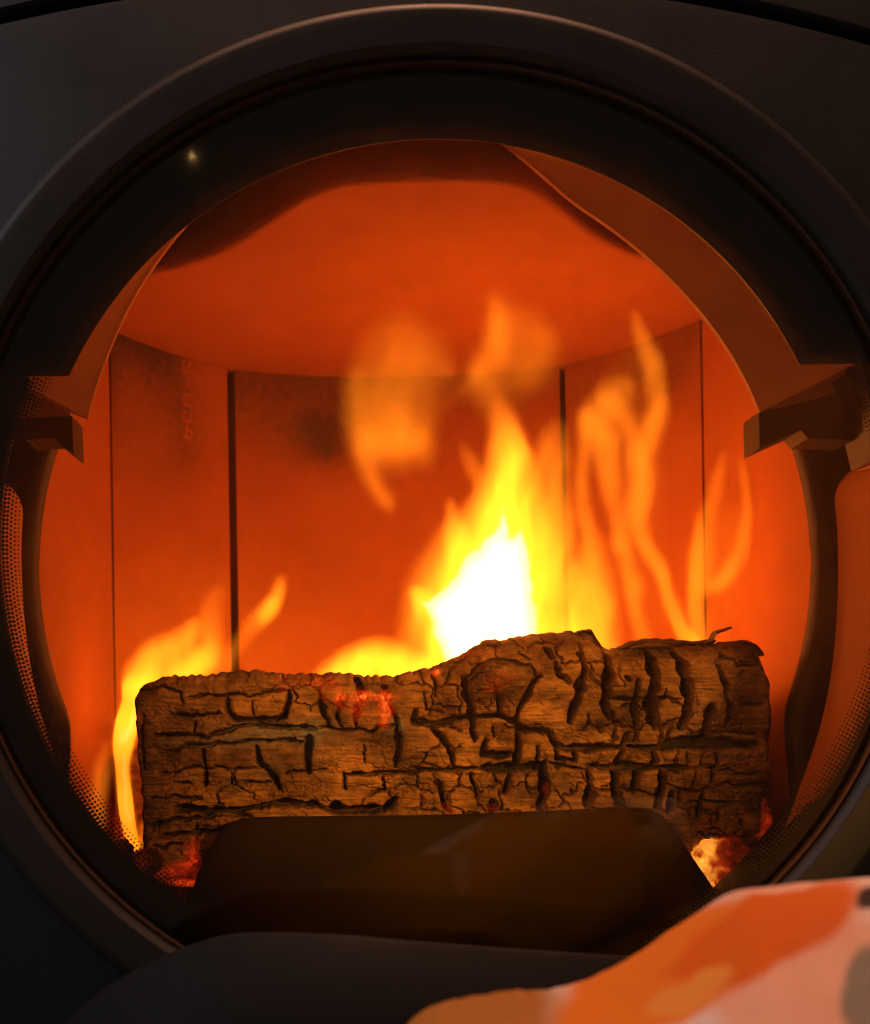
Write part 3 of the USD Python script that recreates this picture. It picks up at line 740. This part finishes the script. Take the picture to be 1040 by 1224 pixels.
# curled bark splinters on the top right edge
def ribbon(px_pts, w, y, thick=0.0016):
    p = np.array(px_pts, float)
    s = np.r_[0, np.cumsum(np.hypot(*np.diff(p, axis=0).T))]
    q = np.linspace(0, s[-1], 40)
    x, yv = PchipInterpolator(s, p[:, 0])(q), PchipInterpolator(s, p[:, 1])(q)
    ww = w * (0.35 + 0.65 * np.sin(np.linspace(0.25, 2.9, 40))) * (0.7 + 0.6 * noise(np.stack([q / 6, 0 * q, 0 * q], -1), 5))
    loops = []
    for i in range(40):
        c = P(x[i], yv[i], y)
        hw = ww[i] * DL / F
        a = np.linspace(0, 2 * math.pi, 8, endpoint=False)
        loops.append(np.stack([np.full(8, c[0]), c[1] + 0.006 * np.cos(a), c[2] + hw * np.sin(a)], 1))
    v = np.concatenate(loops)
    f = [(i * 8 + j, i * 8 + (j + 1) % 8, (i + 1) * 8 + (j + 1) % 8, (i + 1) * 8 + j) for i in range(39) for j in range(8)]
    m = quads(v, f)
    caps = [(0, j, j + 1) for j in range(1, 7)] + [(312, 312 + j + 1, 312 + j) for j in range(1, 7)]
    m = trimesh.Trimesh(v, np.vstack([m.faces, caps]), process=False); trimesh.repair.fix_normals(m)
    return m
for pts, w, y in [([(732, 779), (760, 770), (790, 769), (825, 770), (852, 767)], 5.5, 0.098), ([(838, 770), (850, 764), (854, 757), (862, 754), (871, 751)], 2.6, 0.096),
                  ([(868, 774), (884, 768), (897, 771), (909, 783)], 3.2, 0.096), ([(688, 757), (703, 755), (710, 764), (717, 774)], 3.5, 0.098), ([(752, 776), (775, 773), (802, 774)], 4.0, 0.092)]:
    rm = ribbon(pts, w, y)
    o = obj('bark_splinter', rm, M['wood_cold'], log, 50)
    n = len(meshkit.arrays(rm, 50)[0]); primvar(o, 'ember', np.full(n, 0.03)); primvar(o, 'ash', np.zeros(n)); primvar(o, 'char_and_shade', np.full(n, 0.5))

# ---- the log behind
def back_log():
    nu, k = 160, 64
    v = []
    x0, x1 = -0.176, 0.148
    for i, u in enumerate(np.linspace(0, 1, nu)):
        e_ = min(u, 1 - u) * (x1 - x0)
        sc = 1 - 0.25 * max(0, 1 - e_ / 0.008) ** 2
        a = np.linspace(0, 2 * math.pi, k, endpoint=False)
        p = np.stack([np.full(k, x0 + u * (x1 - x0)), 0.226 + 0.034 * sc * np.sign(np.cos(a)) * np.abs(np.cos(a)) ** 0.8, 0.474 + 0.036 * sc * np.sign(np.sin(a)) * np.abs(np.sin(a)) ** 0.8], 1)
        v.append(p)
    v = np.concatenate(v)
    d = v - [0, 0.226, 0.474]; d[:, 0] = 0
    d /= np.linalg.norm(d, axis=1, keepdims=True)
    hh = 0.006 * (fbm(v * [30, 90, 90], 4, 91) - 0.5) - 0.004 * (noise(v * [90, 60, 60], 92) < 0.28)
    v = v + d * hh[:, None]
    i, j = np.meshgrid(np.arange(nu - 1), np.arange(k), indexing='ij')
    f = np.stack([i * k + j, i * k + (j + 1) % k, (i + 1) * k + (j + 1) % k, (i + 1) * k + j], -1).reshape(-1, 4)
    m = quads(v, f)
    n = len(v)
    caps = [(j, (j + 1) % k, n) for j in range(k)] + [((nu - 1) * k + (j + 1) % k, (nu - 1) * k + j, n + 1) for j in range(k)]
    m = trimesh.Trimesh(np.vstack([v, [v[:k].mean(0), v[-k:].mean(0)]]), np.vstack([m.faces, caps]), process=False)
    trimesh.repair.fix_normals(m)
    return m
m = back_log()
log2 = thing('firewood_log', 'smaller charred log lying behind the big one, only its glowing left end showing', 'log', (-0.014, 0.226, 0.438))
n = len(m.vertices)
glow_split('charred_wood', m, (M['wood_cold'], M['wood']), log2, {'ember': 0.35 * np.clip((0.485 - m.vertices[:, 2]) / 0.05, 0.12, 1) * (m.vertices[:, 0] < -0.125), 'ash': np.zeros(n), 'char_and_shade': np.full(n, 0.3)}, 0.02)

# ---- glowing coals
def coal(px, py, y, size, seed, label, glow, name='glowing_coal'):
    c = P(px, py, y)
    m = blob(c, size, seed)
    o = obj(name, m, M['ember_bed'], None, True)
    tag(o, label, 'coal', 'glowing coals')
    n = len(m.vertices)
    q = (m.vertices - c) / np.array(size)
    e = glow * (0.5 + 0.9 * np.clip(-q[:, 0], -0.5, 1)) * (0.35 + 1.3 * noise(q * 3.0, seed))
    primvar(o, 'ember', np.clip(e, 0, 6)); primvar(o, 'char_and_shade', np.full(n, 0.7)); primvar(o, 'ash', np.zeros(n))
coal(856, 1044, 0.078, (0.013, 0.010, 0.017), 5, 'bright orange coal at the right end of the log retainer', 1.7)
coal(888, 1046, 0.094, (0.013, 0.010, 0.016), 6, 'dull red coal under the right end of the big log', 1.1)
coal(176, 1030, 0.078, (0.007, 0.006, 0.006), 8, 'dark red coal at the lower left corner of the big log', 0.16)
coal(136, 1032, 0.110, (0.010, 0.009, 0.012), 9, 'red coal at the foot of the left flame', 0.55)

# ================================================================== flames: gas that gives off light, with real thickness
def lean(py, y0, k): return y0 - k * np.clip(800 - py, 0, 600) / 450
def stroke_field(strokes, PX, PY, seed, warp=7.0, soft=2.5):
    nz = lambda s, a, b: noise(np.stack([PX / a, PY / b, 0 * PX + s * 3.7], -1), seed) - 0.5
    qx = PX + warp * 1.6 * nz(1, 34, 46) + warp * 0.7 * nz(2, 12, 22)
    qy = PY + warp * 1.2 * nz(3, 34, 46)
    I = np.zeros_like(PX)
    for st in strokes:
        st = np.array(st, float)
        s = np.r_[0, np.cumsum(np.hypot(np.diff(st[:, 0]), np.diff(st[:, 1])))]
        n = max(int(s[-1] / 3), 8)
        q = np.linspace(0, s[-1], n)
        xs, ys, ws, am = (PchipInterpolator(s, st[:, c])(q) for c in range(4))
        g = np.zeros_like(PX)
        for x, y, w, a in zip(xs, ys, ws, am):
            w = w * 1.62
            d2 = ((qx - x) ** 2 + (qy - y) ** 2) / (w * w)
            g = np.maximum(g, a * np.clip(1 - d2, 0, 1) ** 2.1)
        I += g
    streak = noise(np.stack([(qx + 0.22 * qy) / 11, qy / 62, 0 * PX], -1), seed + 3) * 0.6 + noise(np.stack([(qx - 0.15 * qy) / 5, qy / 34, 0 * PX], -1), seed + 4) * 0.4
    body = fbm(np.stack([qx / 30, qy / 52, 0 * PX], -1), 3, seed + 5)
    from scipy.ndimage import gaussian_filter
    return gaussian_filter(I * np.clip(0.30 + 0.85 * streak + 0.60 * body, 0.2, 2), soft / 2.2)

def field_mesh(H, PX, PY, yfun, keep):
    """Closed mesh: thickness H (metres) about a leaning, wavy sheet."""
    nu, nv = H.shape
    yc = yfun(PX, PY) + 0.020 * (noise(np.stack([PX / 60, PY / 60, 0 * PX], -1), 77) - 0.5)
    mid = P(PX, PY, yc)
    fr = mid.copy(); fr[..., 1] -= H * 0.5
    bk = mid.copy(); bk[..., 1] += H * 0.5
    on = H > 0
    act = on[:-1, :-1] | on[1:, :-1] | on[1:, 1:] | on[:-1, 1:]
    ia, ib = np.nonzero(act)
    idx = lambda i, j: i * nv + j
    f = np.stack([idx(ia, ib), idx(ia + 1, ib), idx(ia + 1, ib + 1), idx(ia, ib + 1)], 1)
    n = nu * nv
    remap = np.where(on.ravel(), np.arange(n) + n, np.arange(n))
    g = np.vstack([f, remap[f][:, ::-1]])
    v = np.vstack([fr.reshape(-1, 3), bk.reshape(-1, 3)])
    m = quads(v, g)
    ok = (m.faces[:, 0] != m.faces[:, 1]) & (m.faces[:, 1] != m.faces[:, 2]) & (m.faces[:, 0] != m.faces[:, 2])
    m = trimesh.Trimesh(m.vertices, m.faces[ok][:, ::-1], process=False)
    m.remove_unreferenced_vertices()
    return m

def flame(label, strokes, y0, k, seed, warp=7.0, core=None, core_t=0.030, step=2.2, soft=2.5):
    pts = np.array([p for s in strokes for p in s], float)
    lo = (pts[:, :2] - pts[:, 2:3] * 1.5 - 14).min(0); hi = (pts[:, :2] + pts[:, 2:3] * 1.5 + 14).max(0)
    PX, PY = np.meshgrid(np.arange(lo[0], hi[0], step), np.arange(lo[1], hi[1], step), indexing='ij')
    I = stroke_field(strokes, PX, PY, seed, warp, soft)
    H = np.where(I > 0.03, I - 0.01, 0) * FLAME_T
    H[[0, -1]] = 0; H[:, [0, -1]] = 0
    yf = lambda x, y: lean(y, y0, k)
    base = P(pts[:, 0].mean(), pts[:, 1].max(), y0)
    t = thing('flame', label, 'flame', tuple(base), 'flames')
    m = field_mesh(H, PX, PY, yf, None)
    obj('flame_gas', m, M['flame'], t, True)
    for poly in core or []:
        from shapely import contains_xy, distance, points
        pg = Polygon(poly)
        a, b, c, d = pg.bounds
        PX, PY = np.meshgrid(np.arange(a - 6, c + 6, 1.6), np.arange(b - 6, d + 6, 1.6), indexing='ij')
        wx = 5 * (noise(np.stack([PX / 14, PY / 14, 0 * PX], -1), seed + 8) - 0.5); wy = 5 * (noise(np.stack([PX / 14, PY / 14, 0 * PX], -1), seed + 9) - 0.5)
        X, Y = PX + wx, PY + wy
        ins = contains_xy(pg, X, Y)
        dd = distance(pg.exterior, points(X.ravel(), Y.ravel())).reshape(X.shape)
        H = np.where(ins, core_t * np.clip(dd / 20, 0, 1) ** 1.1, 0)
        obj('hot_gas', field_mesh(np.where(H > 0.0003, H, 0), PX, PY, yf, None), M['hot_gas'], t, True)
        H = np.where(ins & (dd > 5), core_t * 0.8 * np.sqrt(np.clip((dd - 5) / 26, 0, 1)), 0)
        if H.max() > 0.004: obj('hot_core', field_mesh(H, PX, PY, yf, None), M['core'], t, True)
    return t

flame('white-hot flame rising behind the middle of the big log with a tall yellow tip',
    [[(596, 820, 84, 6.0), (590, 740, 76, 6.5), (594, 690, 62, 6.5), (602, 640, 42, 6.0), (608, 600, 30, 5.0), (609, 565, 24, 4.2), (606, 530, 19, 2.4), (600, 500, 16, 0.7), (596, 480, 12, 0.15)],
     [(668, 820, 30, 2.6), (666, 720, 25, 1.7), (660, 640, 24, 1.6), (655, 575, 22, 1.3), (662, 535, 16, 0.7), (668, 508, 9, 0.15)],
     [(548, 715, 28, 3.4), (547, 665, 16, 2.6), (541, 625, 9, 1.3), (536, 600, 5, 0.4)],
     [(588, 630, 14, 1.6), (577, 585, 10, 0.8), (560, 545, 8, 0.35), (552, 530, 5, 0.1)],
     [(530, 770, 20, 3.4), (512, 728, 13, 3.2), (498, 709, 6, 2.2)]],
    0.205, 0.075, 101, core=[[(501, 716), (512, 716), (526, 706), (540, 690), (552, 668), (570, 652), (588, 634), (597, 618), (602, 603), (607, 622), (612, 640), (620, 634), (625, 627), (630, 650), (636, 680), (641, 715), (645, 750), (646, 806), (536, 812), (524, 778), (513, 745)]])
flame('low yellow flame peeping over the log left of the white-hot one',
    [[(385, 824, 16, 3.0), (420, 806, 22, 4.6), (455, 795, 24, 5.5), (495, 808, 24, 5.0), (530, 812, 24, 5.0)]], 0.205, 0.07, 111, 4.0)
flame('detached orange flame curl floating high with a hooked lower end',
    [[(488, 418, 32, 0.5), (480, 436, 46, 0.6), (472, 470, 46, 0.6), (468, 510, 42, 0.95)],
     [(432, 455, 12, 0.3), (430, 500, 14, 0.45), (438, 540, 13, 0.8), (448, 570, 10, 0.9), (458, 592, 8, 1.0), (471, 609, 4, 0.8)],
     [(448, 525, 16, 0.5), (478, 528, 16, 0.5), (502, 522, 12, 0.45), (508, 545, 7, 0.3), (506, 560, 4, 0.15)], [(520, 420, 18, 0.2), (532, 445, 9, 0.25)]], 0.205, 0.10, 121, 9.0, soft=5.5)
flame('soft orange flame tip licking up to the ceiling of the firebox',
    [[(590, 480, 20, 0.2), (578, 445, 16, 0.5), (590, 415, 15, 0.75), (594, 385, 12, 0.8), (592, 358, 8, 0.5), (590, 346, 4, 0.2)],
     [(600, 445, 36, 0.22), (622, 415, 36, 0.36), (612, 382, 22, 0.35)], [(640, 440, 26, 0.2), (652, 410, 18, 0.16)], [(572, 448, 9, 0.3), (548, 470, 8, 0.2), (534, 490, 6, 0.15)]], 0.205, 0.10, 131, 9.0, soft=6.0)
flame('yellow flame with a pointed top right of the white-hot one',
    [[(712, 800, 25, 2.8), (712, 720, 21, 2.7), (710, 670, 16, 1.6), (702, 620, 10, 0.8), (694, 570, 8, 0.3), (700, 520, 7, 0.12)], [(686, 790, 8, 0.8), (688, 700, 6, 0.3)]], 0.200, 0.08, 141)
flame('tall twisting orange flame above the right half of the log',
    [[(828, 772, 7, 1.8), (806, 728, 8, 1.5), (782, 675, 9, 1.2), (764, 612, 11, 0.95), (768, 545, 14, 0.85), (784, 490, 13, 0.8), (775, 435, 13, 0.75), (766, 405, 9, 0.5), (760, 378, 7, 0.2)],
     [(775, 795, 12, 0.4), (756, 715, 10, 0.8), (742, 640, 10, 0.75), (728, 565, 12, 0.7), (720, 505, 17, 0.85), (738, 465, 13, 0.55)],
     [(742, 650, 12, 0.5), (760, 570, 12, 0.55), (752, 510, 10, 0.4), (728, 478, 10, 0.4)], [(698, 590, 7, 0.3), (700, 540, 8, 0.45), (708, 500, 10, 0.5)],
     [(775, 720, 46, 0.06), (752, 600, 42, 0.08), (752, 500, 38, 0.10), (760, 430, 30, 0.05)]],
    0.175, 0.07, 151, 11.0)
flame('thin forked orange flame nearest the right wall of the firebox',
    [[(840, 775, 6, 1.4), (831, 715, 8, 1.2), (831, 668, 8, 1.0), (835, 632, 5, 0.55), (838, 615, 3, 0.2)],
     [(856, 702, 9, 0.8), (874, 680, 10, 0.95), (888, 650, 8, 0.85), (892, 610, 6, 0.6), (888, 575, 5, 0.4), (886, 548, 4, 0.15)],
     [(842, 710, 8, 0.45), (846, 635, 9, 0.5), (858, 580, 8, 0.5), (865, 543, 4, 0.2)], [(862, 715, 28, 0.14), (864, 630, 28, 0.16)], [(832, 740, 16, 0.3), (850, 760, 20, 0.2)]],
    0.150, 0.03, 161, 4.0)
flame('yellow flame wrapping round the left end of the big log',
    [[(163, 1034, 4, 3.0), (153, 980, 5, 4.2), (146, 918, 6, 4.8), (149, 878, 9, 5.5), (160, 840, 9, 3.6), (172, 805, 17, 2.5), (186, 788, 19, 2.6), (212, 772, 15, 2.2), (232, 748, 8, 0.9)],
     [(168, 820, 14, 2.0), (200, 815, 18, 2.6), (236, 795, 16, 2.8), (252, 770, 12, 1.3), (252, 745, 12, 0.6), (258, 712, 10, 0.25)],
     [(262, 800, 14, 0.35), (290, 765, 10, 0.35), (306, 742, 10, 1.1), (322, 728, 10, 2.6), (332, 714, 7, 1.8), (336, 692, 6, 0.35)],
     [(168, 1010, 5, 0.7), (172, 985, 4, 0.3)], [(116, 985, 9, 0.6), (120, 930, 9, 0.35), (128, 890, 6, 0.15)]],
    0.165, 0.03, 171, 4.0, core=[[(139, 892), (144, 874), (152, 860), (160, 848), (164, 846), (164, 860), (158, 876), (150, 890)], [(146, 900), (152, 900), (154, 940), (158, 985), (152, 985), (147, 940)]], core_t=0.009)

# ================================================================== foreground: curved tray and printed cloth
def tray():
    px = [(40, 1260), (75, 1226), (110, 1197), (150, 1171), (190, 1150), (230, 1133), (270, 1121.5), (300, 1118), (340, 1117), (400, 1118), (500, 1125), (620, 1134), (760, 1145), (900, 1160), (1000, 1180), (1080, 1215), (1120, 1260)]
    w = np.array([P(x, y, -0.06) for x, y in px])
    s = np.r_[0, np.cumsum(np.hypot(np.diff(w[:, 0]), np.diff(w[:, 2])))]
    q = np.linspace(0, s[-1], 200)
    ox, oz = PchipInterpolator(s, w[:, 0])(q), PchipInterpolator(s, w[:, 2])(q)
    cx = ox.mean()
    sec = [(0.0020, -0.0006), (0.0, 0.0), (-0.0012, -0.0004), (-0.0020, -0.0014), (-0.006, -0.006), (-0.016, -0.020), (-0.028, -0.045), (-0.034, -0.09), (-0.030, -0.09), (-0.024, -0.045), (-0.012, -0.020), (0.0, -0.008), (0.0026, -0.0022)]
    k = len(sec)
    rows = []
    for x, z in zip(ox, oz):
        rows.append([(x + (x - cx) * 0.0, -0.06 + dy + 0.9 * (x - cx) ** 2, z + dz) for dy, dz in sec])
    v = np.array(rows).reshape(-1, 3)
    n = len(ox)
    f = [(i * k + j, i * k + (j + 1) % k, (i + 1) * k + (j + 1) % k, (i + 1) * k + j) for i in range(n - 1) for j in range(k)]
    m = quads(v, f)
    caps = [(0, j + 1, j) for j in range(1, k - 1)] + [((n - 1) * k, (n - 1) * k + j, (n - 1) * k + j + 1) for j in range(1, k - 1)]
    m = trimesh.Trimesh(m.vertices, np.vstack([m.faces, caps]), process=False)
    trimesh.repair.fix_normals(m)
    return m
o = obj('hearth_tray', tray(), M['tray'], None, 60)
tag(o, 'dark grey curved metal tray below the round glass door', 'tray')

def cloth():
    nx, ny = 420, 260
    yr = -0.17
    rx = np.array([430, 470, 495, 525, 560, 600, 640, 668, 700, 740, 780, 820, 860, 886, 920, 960, 1000, 1040, 1200])
    ry = np.array([1300, 1262, 1226, 1208, 1198, 1192, 1190, 1189, 1178, 1158, 1135, 1109, 1082, 1064, 1060, 1056, 1053, 1049, 1050])
    w = P(rx, ry, yr)
    from scipy.ndimage import gaussian_filter1d
    xg = np.linspace(w[0, 0], w[-1, 0], 600); zg = gaussian_filter1d(np.interp(xg, w[:, 0], w[:, 2]), 7)
    zr = lambda x: np.interp(x, xg, zg)
    x = np.linspace(w[0, 0], w[-1, 0], nx)
    tt = np.linspace(-1, 1, ny)
    X, T = np.meshgrid(x, tt, indexing='ij')
    # T < 0 goes away from the camera over the fold, T > 0 comes towards it
    Y = yr + np.where(T < 0, 0.04 * np.sin(-T * math.pi / 2), -0.20 * T)
    X2 = X - 0.10 * np.maximum(T, 0) ** 1.2 * 0.6
    q = np.stack([X * 1, Y * 1, 0 * X], -1)
    Z = zr(X) - np.where(T < 0, 0.030 * (1 - np.cos(-T * math.pi / 2)) ** 1.0, 0.022 * T + 0.03 * T ** 2)
    Z += (0.0050 * (fbm(q * 28, 3, 41) - 0.5) + 0.0010 * (fbm(q * 150, 3, 42) - 0.5)) * (0.25 + sm(np.abs(T), 0.0, 0.25))
    fz = noise(np.stack([X * 700, Y * 700, 0 * X], -1), 43)
    orange_fold = 1 - sm(X, P(640, 1200, yr)[0], P(690, 1200, yr)[0])
    Z += 0.0012 * (fz - 0.5) * orange_fold
    v = np.stack([X2, Y, Z], -1)
    thick = v.copy(); thick[..., 2] -= 0.03
    f = grid_faces(nx, ny); n = nx * ny
    ring = np.concatenate([np.arange(ny), np.arange(1, nx) * ny + ny - 1, (nx - 1) * ny + np.arange(ny - 2, -1, -1), np.arange(nx - 2, 0, -1) * ny])
    nxt = np.roll(ring, -1)
    g = np.vstack([f, f[:, ::-1] + n, np.stack([ring, nxt, nxt + n, ring + n], 1)])
    m = quads(np.vstack([v.reshape(-1, 3), thick.reshape(-1, 3)]), g)
    trimesh.repair.fix_normals(m)
    # the print: orange leaf shapes on off-white, a grey-green patch, an ochre border fold; the pink has firelight painted in
    d = (Y - CY)
    PXX = VPX + (X2 - CX) / d * F; PYY = VPY - (Z - CZ) / d * F      # only to lay the print's shapes out once
    white = np.array([0.90, 0.76, 0.68]); firelit_pink = np.array([0.92, 0.52, 0.36]); orange = np.array([0.90, 0.25, 0.015]); deep = np.array([0.80, 0.16, 0.006]); ochre = np.array([0.48, 0.20, 0.03]); sage = np.array([0.30, 0.27, 0.20]); dark = np.array([0.05, 0.025, 0.02])
    wob = 26 * (fbm(np.stack([PXX / 60, PYY / 60, 0 * X], -1), 3, 44) - 0.5); wob2 = 26 * (fbm(np.stack([PXX / 60, PYY / 60, 0 * X + 9], -1), 3, 45) - 0.5)
    U, V = PXX + wob, PYY + wob2
    def ell(cx, cy, a, b, rot, soft=0.25):
        r_ = math.radians(rot); dx, dy = U - cx, V - cy
        e = np.hypot((dx * math.cos(r_) + dy * math.sin(r_)) / a, (-dx * math.sin(r_) + dy * math.cos(r_)) / b)
        return (1 - sm(e, 1 - soft, 1 + soft * 0.3))[..., None]
    C = np.broadcast_to(white, (*X.shape, 3)).copy()
    def over(mask, col):
        nonlocal C
        C = C * (1 - mask) + col * mask
    over(ell(960, 1180, 130, 90, -10), firelit_pink)
    over(ell(795, 1168, 180, 64, -27), orange)
    over(ell(905, 1130, 140, 46, -24), deep)
    over(ell(950, 1095, 62, 28, 8), deep)
    over(ell(760, 1215, 90, 34, -20), orange)
    over(ell(820, 1195, 60, 18, -30), np.array([0.92, 0.36, 0.06]))
    over(ell(915, 1072, 55, 11, -6), firelit_pink)
    over(ell(1030, 1195, 28, 60, 10), sage)
    over(ell(1038, 1085, 26, 14, -20), dark)
    over(orange_fold[..., None] * (V > 0)[..., None], ochre)
    C = np.vstack([C.reshape(-1, 3), C.reshape(-1, 3)])
    return m, C
m, C = cloth()
o = obj('blanket', m, M['cloth'], None, True)
primvar(o, 'print', C, True)
tag(o, 'off-white cloth printed with orange shapes, folded over in front of the stove', 'blanket')
